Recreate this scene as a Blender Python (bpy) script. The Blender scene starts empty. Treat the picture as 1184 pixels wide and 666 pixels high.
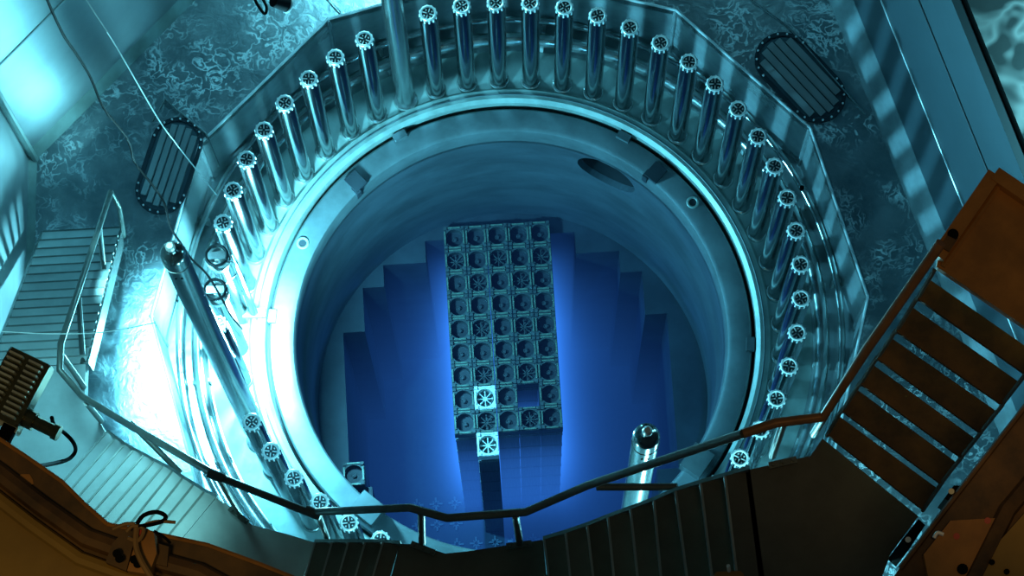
import bpy, bmesh, math, random
from mathutils import Vector, Matrix, Quaternion

random.seed(7)
PI = math.pi
S = bpy.context.scene
C = S.collection
RS = 2.35                      # stud circle radius in metres; the flange face is z = 0

# ------------------------------------------------------------------ camera
CAM = Vector((0.0614, -5.9288, 23.5245))
rv = Vector((0.263981759, 0.00496212, -0.02600815))
ROT = Quaternion(rv.normalized(), rv.length).to_matrix()
F = 3229.3
cam = bpy.data.cameras.new('camera')
cam.sensor_width = 36.0
cam.lens = F * 36.0 / 1184.0
cam.clip_end = 200
co = bpy.data.objects.new('camera', cam)
C.objects.link(co)
co.matrix_world = Matrix.Translation(CAM) @ ROT.to_4x4()
S.camera = co


def P(x, y, z):
    """World point at height z that the photograph shows at pixel x, y."""
    d = ROT @ Vector(((x - 592) / F, -(y - 333) / F, -1.0))
    t = (z - CAM.z) / d.z
    return CAM + d * t


# ------------------------------------------------------------------ world, exposure
w = bpy.data.worlds.new('world')
S.world = w
w.use_nodes = True
w.node_tree.nodes['Background'].inputs[0].default_value = (0.55, 0.75, 0.72, 1)
w.node_tree.nodes['Background'].inputs[1].default_value = 0.045
S.view_settings.view_transform = 'Standard'
S.view_settings.look = 'None'
S.view_settings.gamma = 1
S.view_settings.use_curve_mapping = False
S.view_settings.exposure = 0.0
S.cycles.use_denoising = True
S.cycles.max_bounces = 7
S.cycles.transparent_max_bounces = 8
S.cycles.volume_bounces = 0
S.cycles.sample_clamp_indirect = 4


# ------------------------------------------------------------------ lights
def lamp(name, kind, loc, power, col, size=0.1, target=None, angle=60, blend=0.6, size_y=None):
    l = bpy.data.lights.new(name, kind)
    l.energy = power
    l.color = col
    if kind == 'AREA':
        l.size = size
        if size_y:
            l.shape = 'RECTANGLE'
            l.size_y = size_y
    else:
        l.shadow_soft_size = size
    if kind == 'SPOT':
        l.spot_size = math.radians(angle)
        l.spot_blend = blend
    o = bpy.data.objects.new(name, l)
    C.objects.link(o)
    o.location = loc
    if target is not None:
        o.rotation_euler = (Vector(target) - Vector(loc)).to_track_quat('-Z', 'Y').to_euler()
    return o


AQ = (0.37, 0.98, 0.93)
lamp('pool_or_fill_light', 'POINT', (-2.02, 0.02, 0.75), 2300, AQ, 0.15)
lamp('pool_or_fill_light', 'SPOT', (-2.9, 0.2, 4.2), 4500, AQ, 0.12, (-2.35, -0.5, 0.4), 38, 0.9)
lamp('pool_or_fill_light', 'AREA', (-3.42, 1.42, 1.25), 7, AQ, 0.35, (-3.72, 1.74, 1.5))  # added to brighten only the wall near the left corner
lamp('pool_or_fill_light', 'POINT', (-1.1, 3.8, 3.2), 330, AQ, 0.15)  # added out of view to fill the cavity with light
lamp('pool_or_fill_light', 'POINT', (2.4, 4.6, 3.4), 230, AQ, 0.15)  # second unseen fill for the cavity, added at the back right
lamp('pool_or_fill_light', 'POINT', (5.0, 0.9, 5.6), 300, AQ, 0.15)  # added behind the right wall to brighten the far ledge
lamp('pool_or_fill_light', 'POINT', (1.15, -3.1, 2.6), 520, AQ, 0.10)
lamp('pool_or_fill_light', 'POINT', (-0.9, -3.4, 3.4), 330, AQ, 0.10)  # added in front to reach the shaded back of the pit
lamp('pool_or_fill_light', 'POINT', (2.3, -2.7, 2.4), 130, AQ, 0.15)  # added fill for the right side of the pit
lamp('pool_or_fill_light', 'AREA', (-2.8, -0.9, 8.2), 38, AQ, 0.8, (-2.9, -1.7, 4.5)).data.spread = 1.6  # unseen lamp added to light the left stair from above
lamp('pool_or_fill_light', 'SPOT', (-2.2, -3.2, 8.4), 210, AQ, 0.2, P(195, 588, 5.8), 26, 1.0)  # added spot that brightens the lower-left treads
lamp('bridge_light', 'SPOT', (-1.9, -5.2, 17.0), 110, (1.0, 0.66, 0.2), 0.3, (-2.9, -3.2, 12.0), 62)
lamp('bridge_light', 'SPOT', (1.5, -4.6, 17.5), 150, (1.0, 0.62, 0.24), 0.3, (3.0, -1.6, 10.8), 46)
lamp('core_light', 'AREA', (-0.05, -1.15, -4.4), 7, (0.05, 0.28, 1.0), 1.0, (-0.05, -1.9, -4.6), size_y=3.2)
lamp('core_light', 'AREA', (-0.75, 0.6, -4.4), 7, (0.05, 0.28, 1.0), 1.8, (-2.0, 0.6, -4.6), size_y=3.2)
lamp('core_light', 'AREA', (0.72, 0.6, -4.4), 7, (0.05, 0.28, 1.0), 1.8, (2.0, 0.6, -4.6), size_y=3.2)


# ------------------------------------------------------------------ materials
def mat(name, col, rough=0.4, metal=0.0, var=0.0, var_scale=3.0, col2=None, bump=0.0, bump_scale=8.0,
        rvar=0.0, streak=None, emit=None, estr=0.0):
    m = bpy.data.materials.new(name)
    m.use_nodes = True
    nt = m.node_tree
    N, L = nt.nodes, nt.links
    b = N['Principled BSDF']
    b.inputs['Base Color'].default_value = (*col, 1)
    b.inputs['Roughness'].default_value = rough
    b.inputs['Metallic'].default_value = metal
    if emit:
        b.inputs['Emission Color'].default_value = (*emit, 1)
        b.inputs['Emission Strength'].default_value = estr
    tc = N.new('ShaderNodeTexCoord')
    mp = N.new('ShaderNodeMapping')
    L.new(tc.outputs['Object'], mp.inputs['Vector'])
    if streak:
        mp.inputs['Scale'].default_value = streak
    if var or col2 or rvar:
        n = N.new('ShaderNodeTexNoise')
        n.inputs['Scale'].default_value = var_scale
        n.inputs['Detail'].default_value = 6
        n.inputs['Roughness'].default_value = 0.62
        L.new(mp.outputs[0], n.inputs['Vector'])
        r = N.new('ShaderNodeValToRGB')
        r.color_ramp.elements[0].position = 0.38
        r.color_ramp.elements[1].position = 0.64
        c2 = col2 or tuple(max(0, c * (1 - var)) for c in col)
        r.color_ramp.elements[0].color = (*c2, 1)
        r.color_ramp.elements[1].color = (*col, 1)
        L.new(n.outputs['Fac'], r.inputs['Fac'])
        L.new(r.outputs['Color'], b.inputs['Base Color'])
        if rvar:
            mr = N.new('ShaderNodeMapRange')
            mr.inputs['From Min'].default_value = 0.35
            mr.inputs['From Max'].default_value = 0.65
            mr.inputs['To Min'].default_value = max(0.03, rough - rvar)
            mr.inputs['To Max'].default_value = rough + rvar
            L.new(n.outputs['Fac'], mr.inputs['Value'])
            L.new(mr.outputs[0], b.inputs['Roughness'])
    if bump:
        n2 = N.new('ShaderNodeTexNoise')
        n2.inputs['Scale'].default_value = bump_scale
        n2.inputs['Detail'].default_value = 4
        L.new(mp.outputs[0], n2.inputs['Vector'])
        bp = N.new('ShaderNodeBump')
        bp.inputs['Strength'].default_value = bump
        bp.inputs['Distance'].default_value = 0.05
        L.new(n2.outputs['Fac'], bp.inputs['Height'])
        L.new(bp.outputs[0], b.inputs['Normal'])
    return m


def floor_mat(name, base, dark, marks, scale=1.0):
    """Stainless cavity lining: cloudy sheet with painted swirls for water caustics and grinding marks."""
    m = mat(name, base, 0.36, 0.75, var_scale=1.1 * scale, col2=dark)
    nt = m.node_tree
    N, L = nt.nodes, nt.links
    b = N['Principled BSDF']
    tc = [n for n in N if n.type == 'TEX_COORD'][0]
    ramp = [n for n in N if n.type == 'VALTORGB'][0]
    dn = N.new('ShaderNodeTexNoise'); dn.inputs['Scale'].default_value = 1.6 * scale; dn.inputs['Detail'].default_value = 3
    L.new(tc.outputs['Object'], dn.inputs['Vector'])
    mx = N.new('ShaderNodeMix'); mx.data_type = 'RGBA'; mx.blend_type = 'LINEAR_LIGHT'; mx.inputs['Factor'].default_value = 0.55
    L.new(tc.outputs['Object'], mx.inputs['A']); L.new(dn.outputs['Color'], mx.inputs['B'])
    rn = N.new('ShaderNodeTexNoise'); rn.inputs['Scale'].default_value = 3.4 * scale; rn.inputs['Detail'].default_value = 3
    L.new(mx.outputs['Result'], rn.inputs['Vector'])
    # ridges of the distorted noise: thin curling caustic streaks
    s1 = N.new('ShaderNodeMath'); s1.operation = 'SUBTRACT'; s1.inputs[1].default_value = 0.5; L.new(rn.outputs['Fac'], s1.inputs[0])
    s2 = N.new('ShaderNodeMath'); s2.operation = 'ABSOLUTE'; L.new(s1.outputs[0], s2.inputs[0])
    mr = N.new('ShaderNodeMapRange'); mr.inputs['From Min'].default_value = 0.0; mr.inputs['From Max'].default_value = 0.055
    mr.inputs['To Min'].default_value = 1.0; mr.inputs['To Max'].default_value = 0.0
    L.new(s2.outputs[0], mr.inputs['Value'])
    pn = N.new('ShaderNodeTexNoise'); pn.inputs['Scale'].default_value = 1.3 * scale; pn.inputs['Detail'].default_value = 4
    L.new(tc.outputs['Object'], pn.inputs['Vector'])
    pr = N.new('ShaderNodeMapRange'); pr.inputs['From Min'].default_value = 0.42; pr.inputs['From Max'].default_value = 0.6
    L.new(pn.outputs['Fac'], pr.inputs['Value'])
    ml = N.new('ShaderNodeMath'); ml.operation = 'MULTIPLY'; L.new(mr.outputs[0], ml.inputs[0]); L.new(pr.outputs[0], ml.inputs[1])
    mc = N.new('ShaderNodeMix'); mc.data_type = 'RGBA'  # caustic swirls go into the base colour as lighter streaks
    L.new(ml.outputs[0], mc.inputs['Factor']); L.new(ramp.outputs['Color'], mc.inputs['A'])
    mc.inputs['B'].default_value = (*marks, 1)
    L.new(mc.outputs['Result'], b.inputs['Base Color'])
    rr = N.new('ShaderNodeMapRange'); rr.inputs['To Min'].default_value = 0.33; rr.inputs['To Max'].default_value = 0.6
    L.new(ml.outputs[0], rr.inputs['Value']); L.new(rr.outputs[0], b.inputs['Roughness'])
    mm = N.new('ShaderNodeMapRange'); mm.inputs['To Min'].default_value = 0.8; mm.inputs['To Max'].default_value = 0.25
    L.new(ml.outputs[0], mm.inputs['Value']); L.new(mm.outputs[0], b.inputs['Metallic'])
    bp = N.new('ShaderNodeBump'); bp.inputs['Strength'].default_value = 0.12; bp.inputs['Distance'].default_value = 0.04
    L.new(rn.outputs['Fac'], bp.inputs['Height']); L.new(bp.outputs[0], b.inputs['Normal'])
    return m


M = dict(
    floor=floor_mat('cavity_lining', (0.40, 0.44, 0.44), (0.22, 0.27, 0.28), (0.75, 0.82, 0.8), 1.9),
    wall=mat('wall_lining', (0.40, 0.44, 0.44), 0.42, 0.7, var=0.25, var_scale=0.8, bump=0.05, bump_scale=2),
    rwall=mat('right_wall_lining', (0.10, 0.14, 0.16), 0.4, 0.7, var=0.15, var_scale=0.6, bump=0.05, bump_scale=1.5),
    pit=mat('pit_lining', (0.5, 0.56, 0.56), 0.27, 0.6, var=0.35, var_scale=2.5, bump=0.2, bump_scale=2.2),
    flange=mat('flange_steel', (0.27, 0.33, 0.30), 0.45, 0.35, var=0.3, var_scale=3, bump=0.06, bump_scale=9, rvar=0.08),
    ledge=mat('ledge_steel', (0.15, 0.19, 0.20), 0.42, 0.6, var=0.35, var_scale=2.2, bump=0.05),
    barrel=mat('barrel_steel', (0.075, 0.10, 0.12), 0.48, 0.5, var=0.35, var_scale=1.3, streak=(1, 1, 2.5)),
    baffle=mat('baffle_steel', (0.03, 0.04, 0.05), 0.5, 0.4, var=0.4, var_scale=2.2),
    plate=mat('core_plate_steel', (0.06, 0.08, 0.1), 0.6, 0.2, var=0.3, var_scale=3),
    pin=mat('pin_steel', (0.16, 0.2, 0.22), 0.5, 0.2),
    dark=mat('groove_dark', (0.01, 0.015, 0.02), 0.6, 0.0, var=0.3),
    stud=mat('stud_steel', (0.30, 0.34, 0.35), 0.16, 1.0, var=0.25, var_scale=4, streak=(6, 6, 0.6)),
    cap=mat('cap_steel', (0.92, 0.96, 0.94), 0.36, 0.3, var=0.12, var_scale=20),
    capin=mat('cap_inside', (0.05, 0.07, 0.08), 0.4, 0.5, var=0.3, var_scale=20),
    pipe=mat('pipe_steel', (0.6, 0.65, 0.62), 0.22, 0.9, var=0.3, var_scale=6, bump=0.1, bump_scale=6),
    gpin=mat('guide_pin_steel', (0.3, 0.36, 0.36), 0.2, 0.95, var=0.25, var_scale=5, streak=(5, 5, 0.5)),
    fdark=mat('oxidised_fuel', (0.015, 0.02, 0.025), 0.5, 0.2, var=0.4, var_scale=12),
    fhub=mat('fuel_hub', (0.03, 0.04, 0.045), 0.5, 0.2, var=0.2),
    frame=mat('fuel_nozzle', (0.055, 0.075, 0.075), 0.5, 0.3, var=0.55, var_scale=16),
    fspring=mat('fuel_spring', (0.14, 0.19, 0.14), 0.42, 0.4, var=0.4, var_scale=30),
    bright=mat('fresh_nozzle', (0.92, 0.97, 0.9), 0.3, 0.25, var=0.2, var_scale=20),
    fbody=mat('fuel_rods', (0.12, 0.15, 0.17), 0.45, 0.3, var=0.35, var_scale=6, streak=(30, 30, 0.4)),
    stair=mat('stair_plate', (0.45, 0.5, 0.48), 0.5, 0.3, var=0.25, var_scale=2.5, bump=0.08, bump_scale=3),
    stairdark=mat('dark_stair_plate', (0.13, 0.12, 0.09), 0.55, 0.2, var=0.3, var_scale=2.5),  # darker version of the stair plate
    edge=mat('tread_nosing', (0.35, 0.38, 0.36), 0.4, 0.5, var=0.2),
    rail=mat('rail_steel', (0.17, 0.19, 0.17), 0.38, 0.5, var=0.3, var_scale=6),
    warmrail=mat('warm_lit_rail', (0.34, 0.15, 0.05), 0.45, 0.2, var=0.3, var_scale=6),  # rail steel with warm lamp light put into its colour
    orange=mat('orange_plate', (0.46, 0.19, 0.035), 0.5, 0.1, var=0.35, var_scale=3.5),
    rust=mat('painted_beam', (0.17, 0.08, 0.02), 0.55, 0.1, col2=(0.06, 0.03, 0.01), var_scale=4),
    ochre=mat('ochre_deck', (0.34, 0.19, 0.03), 0.6, 0.0, var=0.25, var_scale=2),
    black=mat('black_rubber', (0.004, 0.005, 0.006), 0.8, 0.0, var=0.2),
    brass=mat('lamp_housing', (0.16, 0.14, 0.07), 0.35, 0.7, var=0.3, var_scale=20),
    fin=mat('lamp_fin', (0.95, 0.9, 0.65), 0.35, 0.2, var=0.2, var_scale=20),
    cord=mat('pale_cord', (0.6, 0.65, 0.62), 0.5, 0.0, var=0.2),
    tan=mat('tan_cord', (0.32, 0.17, 0.05), 0.6, 0.0, var=0.2),
    red=mat('red_paint', (0.6, 0.03, 0.01), 0.5, 0.0, var=0.2),
    lens=mat('lamp_lens', (0.9, 1, 1), 0.2, 0.0, emit=(0.6, 1, 1), estr=6),
    sky=mat('far_pool', (0.12, 0.17, 0.18), 0.3, 0.5, var=0.3, var_scale=0.8),
)


M['black'].node_tree.nodes['Principled BSDF'].inputs['Specular IOR Level'].default_value = 0.08

# ------------------------------------------------------------------ mesh helpers
def new_obj(name, me, m=None, parent=None):
    o = bpy.data.objects.new(name, me)
    C.objects.link(o)
    if m is not None and not me.materials:
        me.materials.append(m)
    if parent is not None:
        o.parent = parent
    return o


def fin(bm, name, m, parent=None, smooth=False, origin=None, ang=40):
    bmesh.ops.recalc_face_normals(bm, faces=bm.faces)
    if origin is not None:
        bmesh.ops.translate(bm, verts=bm.verts, vec=-Vector(origin))
    me = bpy.data.meshes.new(name)
    bm.to_mesh(me)
    bm.free()
    if smooth:
        me.polygons.foreach_set('use_smooth', [True] * len(me.polygons))
        me.set_sharp_from_angle(angle=math.radians(ang))
    o = new_obj(name, me, m, parent)
    if origin is not None:
        o.location = origin
    return o


def tag(o, label=None, cat=None, group=None, kind=None):
    for k, v in (('label', label), ('category', cat), ('group', group), ('kind', kind)):
        if v:
            o[k] = v
    return o


def empty(name, loc=(0, 0, 0), rz=0.0, **kw):
    o = bpy.data.objects.new(name, None)
    o.empty_display_size = 0.1
    C.objects.link(o)
    o.location = loc
    o.rotation_euler = (0, 0, rz)
    tag(o, **kw)
    return o


def prism(bm, pts, z0, z1):
    """Upright prism over a plan polygon (2D or 3D points); z0 bottom, z1 top."""
    lo = [bm.verts.new((p[0], p[1], z0)) for p in pts]
    hi = [bm.verts.new((p[0], p[1], z1)) for p in pts]
    n = len(pts)
    bm.faces.new(hi)
    bm.faces.new(lo[::-1])
    for i in range(n):
        bm.faces.new((lo[i], lo[(i + 1) % n], hi[(i + 1) % n], hi[i]))


def box(bm, c, s, rot=None):
    v = bmesh.ops.create_cube(bm, size=1)['verts']
    mt = Matrix.Translation(c) @ (rot.to_4x4() if rot else Matrix()) @ Matrix.Diagonal((*s, 1))
    bmesh.ops.transform(bm, matrix=mt, verts=v)


def lathe(bm, prof, n=96, a0=0.0, a1=2 * PI, close=False):
    full = abs(a1 - a0 - 2 * PI) < 1e-6
    k = n if full else n + 1
    rings = []
    for i in range(k):
        a = a0 + (a1 - a0) * i / n
        rings.append([bm.verts.new((r * math.cos(a), r * math.sin(a), z)) for r, z in prof])
    m = len(prof)
    for i in range(n):
        A, B = rings[i], rings[(i + 1) % k]
        for j in range(m if close else m - 1):
            q = [A[j], B[j], B[(j + 1) % m], A[(j + 1) % m]]
            bm.faces.new(q)


def cyl(bm, a, b, r0, r1=None, n=12, caps=True):
    a, b = Vector(a), Vector(b)
    r1 = r0 if r1 is None else r1
    d = b - a
    q = d.to_track_quat('Z', 'Y').to_matrix().to_4x4()
    v = bmesh.ops.create_cone(bm, cap_ends=caps, segments=n, radius1=r0, radius2=r1, depth=d.length)['verts']
    bmesh.ops.transform(bm, matrix=Matrix.Translation((a + b) / 2) @ q, verts=v)


def tube(bm, pts, r, n=10):
    """Round tube along a polyline, mitred at the bends."""
    pts = [Vector(p) for p in pts]
    rings = []
    up = Vector((0, 0, 1))
    for i, p in enumerate(pts):
        if i == 0:
            t = pts[1] - p
        elif i == len(pts) - 1:
            t = p - pts[-2]
        else:
            t = (p - pts[i - 1]).normalized() + (pts[i + 1] - p).normalized()
        t.normalize()
        x = t.cross(up)
        if x.length < 0.05:
            x = t.cross(Vector((0, 1, 0)))
        x.normalize()
        y = x.cross(t)
        rings.append([bm.verts.new(p + (x * math.cos(2 * PI * k / n) + y * math.sin(2 * PI * k / n)) * r) for k in range(n)])
    for A, B in zip(rings, rings[1:]):
        for k in range(n):
            bm.faces.new((A[k], A[(k + 1) % n], B[(k + 1) % n], B[k]))
    bm.faces.new(rings[0])
    bm.faces.new(rings[-1][::-1])


def curve_pts(pts, sub=6):
    """Catmull-Rom through the points."""
    pts = [Vector(p) for p in pts]
    q = [pts[0]] + pts + [pts[-1]]
    out = []
    for i in range(1, len(q) - 2):
        for s in range(sub):
            t = s / sub
            out.append(0.5 * ((2 * q[i]) + (-q[i - 1] + q[i + 1]) * t + (2 * q[i - 1] - 5 * q[i] + 4 * q[i + 1] - q[i + 2]) * t * t
                              + (-q[i - 1] + 3 * q[i] - 3 * q[i + 1] + q[i + 2]) * t ** 3))
    out.append(pts[-1])
    return out


def torus(bm, R, r, z=0.0, n=24, k=8, c=(0, 0)):
    rings = []
    for i in range(n):
        a = 2 * PI * i / n
        rings.append([bm.verts.new((c[0] + (R + r * math.cos(2 * PI * j / k)) * math.cos(a),
                                    c[1] + (R + r * math.cos(2 * PI * j / k)) * math.sin(a),
                                    z + r * math.sin(2 * PI * j / k))) for j in range(k)])
    for i in range(n):
        A, B = rings[i], rings[(i + 1) % n]
        for j in range(k):
            bm.faces.new((A[j], B[j], B[(j + 1) % k], A[(j + 1) % k]))


def copy_tree(o, parent=None):
    c = o.copy()
    C.objects.link(c)
    c.parent = parent
    for ch in list(kids.get(o.name, ())):
        copy_tree(ch, c)
    return c


kids = {}


def remember(root):
    kids[root.name] = [c for c in root.children]
    for c in root.children:
        remember(c)


# ------------------------------------------------------------------ setting: cavity floor, pit, walls
ZF = 1.0                      # upper cavity floor
ZP = -0.02                    # floor of the pit round the vessel
RP = 2.99
DOD = [(RP * math.cos(math.radians(30 * k)), RP * math.sin(math.radians(30 * k))) for k in range(12)]

A1 = P(36, 182, ZF)
B1 = A1 + (P(217, 0, ZF) - A1) * 1.9
D0, D1 = P(975, 0, ZF), P(1070, 240, ZF)
Cc = D0 + (D0 - D1) * 1.1
E1 = D1 + (D1 - D0) * 3.2
G1 = Vector((A1.x - 0.02, -6.0, ZF))
E1b = Vector((E1.x + 0.6, -6.5, ZF))
OUT = [A1, G1, E1b, E1, D1, D0, Cc, B1]
bm = bmesh.new()
vo = [bm.verts.new((p.x, p.y, ZF)) for p in OUT]
vi = [bm.verts.new((x, y, ZF)) for x, y in DOD]
es = [bm.edges.new((vo[i], vo[(i + 1) % len(vo)])) for i in range(len(vo))]
es += [bm.edges.new((vi[i], vi[(i + 1) % 12])) for i in range(12)]
bmesh.ops.triangle_fill(bm, edges=es, use_beauty=True)
for f in list(bm.faces):
    c = f.calc_center_median()
    if math.hypot(c.x, c.y) < 2.3:
        bm.faces.remove(f)
r = bmesh.ops.extrude_face_region(bm, geom=list(bm.faces))
bmesh.ops.translate(bm, verts=[v for v in r['geom'] if isinstance(v, bmesh.types.BMVert)], vec=(0, 0, -0.12))
fl = tag(fin(bm, 'floor', M['floor']), label='scratched stainless cavity floor with painted caustic swirls around the sunken reactor pit', kind='structure')

# weld seams of the floor sheets, as low ribs
for (a, b) in (((783, 12), (768, -30)), ((860, -5), (905, 30)), ((905, 30), (962, 95)), ((998, 128), (1000, 132))):
    pass
bm = bmesh.new(); tube(bm, [P(858, -8, ZF + .01), P(912, 32, ZF + .01), P(1000, 132, ZF + .01)], 0.012, 6)
fin(bm, 'weld_seam', M['pipe'], fl)
bm = bmesh.new(); tube(bm, [P(393, 15, ZF + .01), P(376, -4, ZF + .01)], 0.01, 6)
fin(bm, 'weld_seam', M['pipe'], fl)

bm = bmesh.new(); q = P(927, 218, ZF); cyl(bm, (q.x, q.y, ZF), (q.x, q.y, ZF + .03), .02, n=12)
fin(bm, 'drain_plug', M['black'], fl)
wp = tag(bpy.data.objects.new('wall_pit', None), label='twelve-sided pit wall of polished steel panels around the flange', kind='structure')
C.objects.link(wp)
for k in range(12):
    a, b = Vector(DOD[k]), Vector(DOD[(k + 1) % 12])
    bm = bmesh.new()
    t = (b - a).normalized()
    n = Vector((t.y, -t.x))
    a2, b2 = a + t * 0.012, b - t * 0.012
    prism(bm, [a2, b2, b2 + n * 0.05, a2 + n * 0.05], ZP, ZF - 0.01)
    fin(bm, 'panel', M['pit'], wp)
bm = bmesh.new()
for k in range(12):
    cyl(bm, (DOD[k][0], DOD[k][1], ZF + 0.004), (DOD[(k + 1) % 12][0], DOD[(k + 1) % 12][1], ZF + 0.004), 0.012, n=6)
fin(bm, 'edge_weld', M['cap'], wp)
for k in range(12):
    bm = bmesh.new()
    cyl(bm, (DOD[k][0] * 0.999, DOD[k][1] * 0.999, ZP), (DOD[k][0] * 0.999, DOD[k][1] * 0.999, ZF), 0.02, n=8)
    fin(bm, 'corner_weld', M['pit'], wp)

bm = bmesh.new()
lathe(bm, [(2.5, ZP - 0.1), (3.1, ZP - 0.1), (3.1, ZP), (2.5, ZP)], 96, close=True)
tag(fin(bm, 'floor_pit', M['pit']), label='polished pit floor ring beside the vessel flange', kind='structure')


def wall(name, a, b, z0, z1, m, label, th=0.12, out=None):
    a, b = Vector((a[0], a[1])), Vector((b[0], b[1]))
    t = (b - a).normalized()
    n = Vector((t.y, -t.x))
    if n.dot(-(a + b) / 2) > 0:
        n = -n
    bm = bmesh.new()
    prism(bm, [a, b, b + n * th, a + n * th], z0, z1)
    o = fin(bm, name, m)
    tag(o, label=label, kind='structure')
    return o, t, n


def wall_strip(par, name, a, b, z, h, proud, m, n):
    a, b = Vector((a[0], a[1])), Vector((b[0], b[1]))
    bm = bmesh.new()
    # sloped cove strip standing off the wall
    lo = [(a - n * proud, z), (a, z + h), (a, z)]
    v0 = [bm.verts.new((p.x, p.y, zz)) for p, zz in lo]
    lo = [(b - n * proud, z), (b, z + h), (b, z)]
    v1 = [bm.verts.new((p.x, p.y, zz)) for p, zz in lo]
    for i in range(3):
        j = (i + 1) % 3
        bm.faces.new((v0[i], v0[j], v1[j], v1[i]))
    bm.faces.new(v0); bm.faces.new(v1[::-1])
    return fin(bm, name, m, par)


wb, t, n = wall('wall_back_left', A1, B1, ZF - 0.12, 9.5, M['wall'], 'smooth steel cavity wall at the upper left')
wall_strip(wb, 'cove_strip', A1, B1, ZF, 0.16, 0.05, M['flange'], n)
# horizontal weld on that wall
sa, sb = P(-2, 80, 3.1), P(80, -4, 3.1)
def on_wall(px, py, a, b, n):
    """Point of the wall plane through a, b seen at the pixel."""
    d = ROT @ Vector(((px - 592) / F, -(py - 333) / F, -1.0))
    nn = Vector((n.x, n.y, 0)); a = Vector((a[0], a[1], 0))
    t = nn.dot(a - CAM) / nn.dot(d)
    return CAM + d * t
bm = bmesh.new(); tube(bm, [on_wall(-30, 104, A1, B1, n), on_wall(110, -36, A1, B1, n)], 0.014, 6)
fin(bm, 'weld_seam', M['stair'], wb)
wl, t, n = wall('wall_left', G1, A1, ZF - 0.12, 9.5, M['wall'], 'smooth steel cavity wall along the left edge')
bm = bmesh.new(); cyl(bm, (A1.x + 0.03, A1.y - 0.02, ZF), (A1.x + 0.03, A1.y - 0.02, 9.5), 0.035, n=8)
fin(bm, 'corner_weld', M['flange'], wl)
wall_strip(wl, 'cove_strip', G1, A1, ZF, 0.12, 0.05, M['flange'], n)
ZW = 4.2
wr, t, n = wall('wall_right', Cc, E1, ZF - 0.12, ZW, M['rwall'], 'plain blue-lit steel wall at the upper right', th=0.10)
wall_strip(wr, 'cove_strip', Cc, E1, ZF, 0.34, 0.12, M['pit'], n)
for zz, mm in ((2.25, M['cap']), (3.35, M['dark'])):
    bm = bmesh.new()
    tube(bm, [(Cc.x - n.x * .004, Cc.y - n.y * .004, zz), (E1.x - n.x * .004, E1.y - n.y * .004, zz)], 0.008, 6)
    fin(bm, 'weld_seam', mm, wr)
# ledge of the neighbouring pool behind the gate edge
a, b = Vector((Cc.x, Cc.y)), Vector((E1.x, E1.y))
bm = bmesh.new()
prism(bm, [a + n * .12, b + n * .12, b + n * 4, a + n * 4], ZW - 0.4, ZW - 0.06)
tag(fin(bm, 'floor_ledge', floor_mat('ledge_lining', (0.2, 0.25, 0.26), (0.09, 0.12, 0.13), (0.45, 0.5, 0.5), 0.45)), label='dim steel ledge with painted ripple highlights beyond the right wall', kind='structure')  # ripple highlights are put into the ledge colour
bm = bmesh.new()
tube(bm, [(a.x + n.x * .09, a.y + n.y * .09, ZW), (b.x + n.x * .09, b.y + n.y * .09, ZW)], 0.02, 8)
fin(bm, 'gate_seal', M['black'], wr)

# ------------------------------------------------------------------ water: a body of clear water, no surface shader
wm = bpy.data.materials.new('water')
wm.use_nodes = True
nt = wm.node_tree
nt.nodes.remove(nt.nodes['Principled BSDF'])
ab = nt.nodes.new('ShaderNodeVolumeAbsorption')
ab.inputs['Color'].default_value = (0.22, 0.54, 0.76, 1)
ab.inputs['Density'].default_value = 0.15
nt.links.new(ab.outputs[0], nt.nodes['Material Output'].inputs['Volume'])
bm = bmesh.new()
box(bm, (0, 0, -0.7), (24, 24, 17.4))
tag(fin(bm, 'water', wm), label='clear blue-green water filling the reactor pool', kind='stuff')

# ------------------------------------------------------------------ the reactor vessel
rx = empty('reactor_vessel', (0, 0, 0), label='open round reactor vessel with a wide steel flange, filled with blue water', cat='vessel')
bm = bmesh.new()
lathe(bm, [(2.62, -0.35), (2.62, 0), (2.275, 0), (2.25, 0.03), (2.17, 0.03), (2.135, 0.0), (2.13, -0.16), (2.13, -0.35)], 160, close=True)
fin(bm, 'flange', M['flange'], rx, True, ang=30)
bm = bmesh.new(); torus(bm, 2.205, 0.006, 0.032, 160, 6)
fin(bm, 'seal_ring', M['ledge'], rx, True)
bm = bmesh.new()
lathe(bm, [(2.10, -0.35), (2.10, -0.07), (2.085, -0.055), (1.93, -0.055), (1.895, -0.075), (1.88, -0.12), (1.88, -0.35)], 160, close=True)
fin(bm, 'inner_ledge', M['ledge'], rx, True, ang=30)
bm = bmesh.new(); lathe(bm, [(2.09, -0.20), (2.14, -0.20)], 120)
fin(bm, 'seal_groove', M['dark'], rx)

# barrel wall with the nozzle opening cut through it
bm = bmesh.new(); lathe(bm, [(1.88, -0.3), (1.88, -1.0), (1.86, -1.04), (1.86, -6.6), (1.94, -6.6), (1.94, -0.3)], 160, close=True)
bar = fin(bm, 'barrel_wall', M['barrel'], rx, True, ang=30)
NA, NZ = math.radians(61), -0.62
bm = bmesh.new()
nd = Vector((math.cos(NA), math.sin(NA), 0))
cyl(bm, nd * 1.6 + Vector((0, 0, NZ)), nd * 2.3 + Vector((0, 0, NZ)), 0.29, n=40)
cut = fin(bm, 'cutter', M['dark'])
md = bar.modifiers.new('b', 'BOOLEAN'); md.operation = 'DIFFERENCE'; md.object = cut; md.solver = 'EXACT'
me = bpy.data.meshes.new_from_object(bar.evaluated_get(bpy.context.evaluated_depsgraph_get()))
bar.modifiers.clear(); bar.data = me
bpy.data.objects.remove(cut)
bm = bmesh.new()
cyl(bm, nd * 1.93 + Vector((0, 0, NZ)), nd * 2.6 + Vector((0, 0, NZ)), 0.292, n=40, caps=False)
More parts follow.
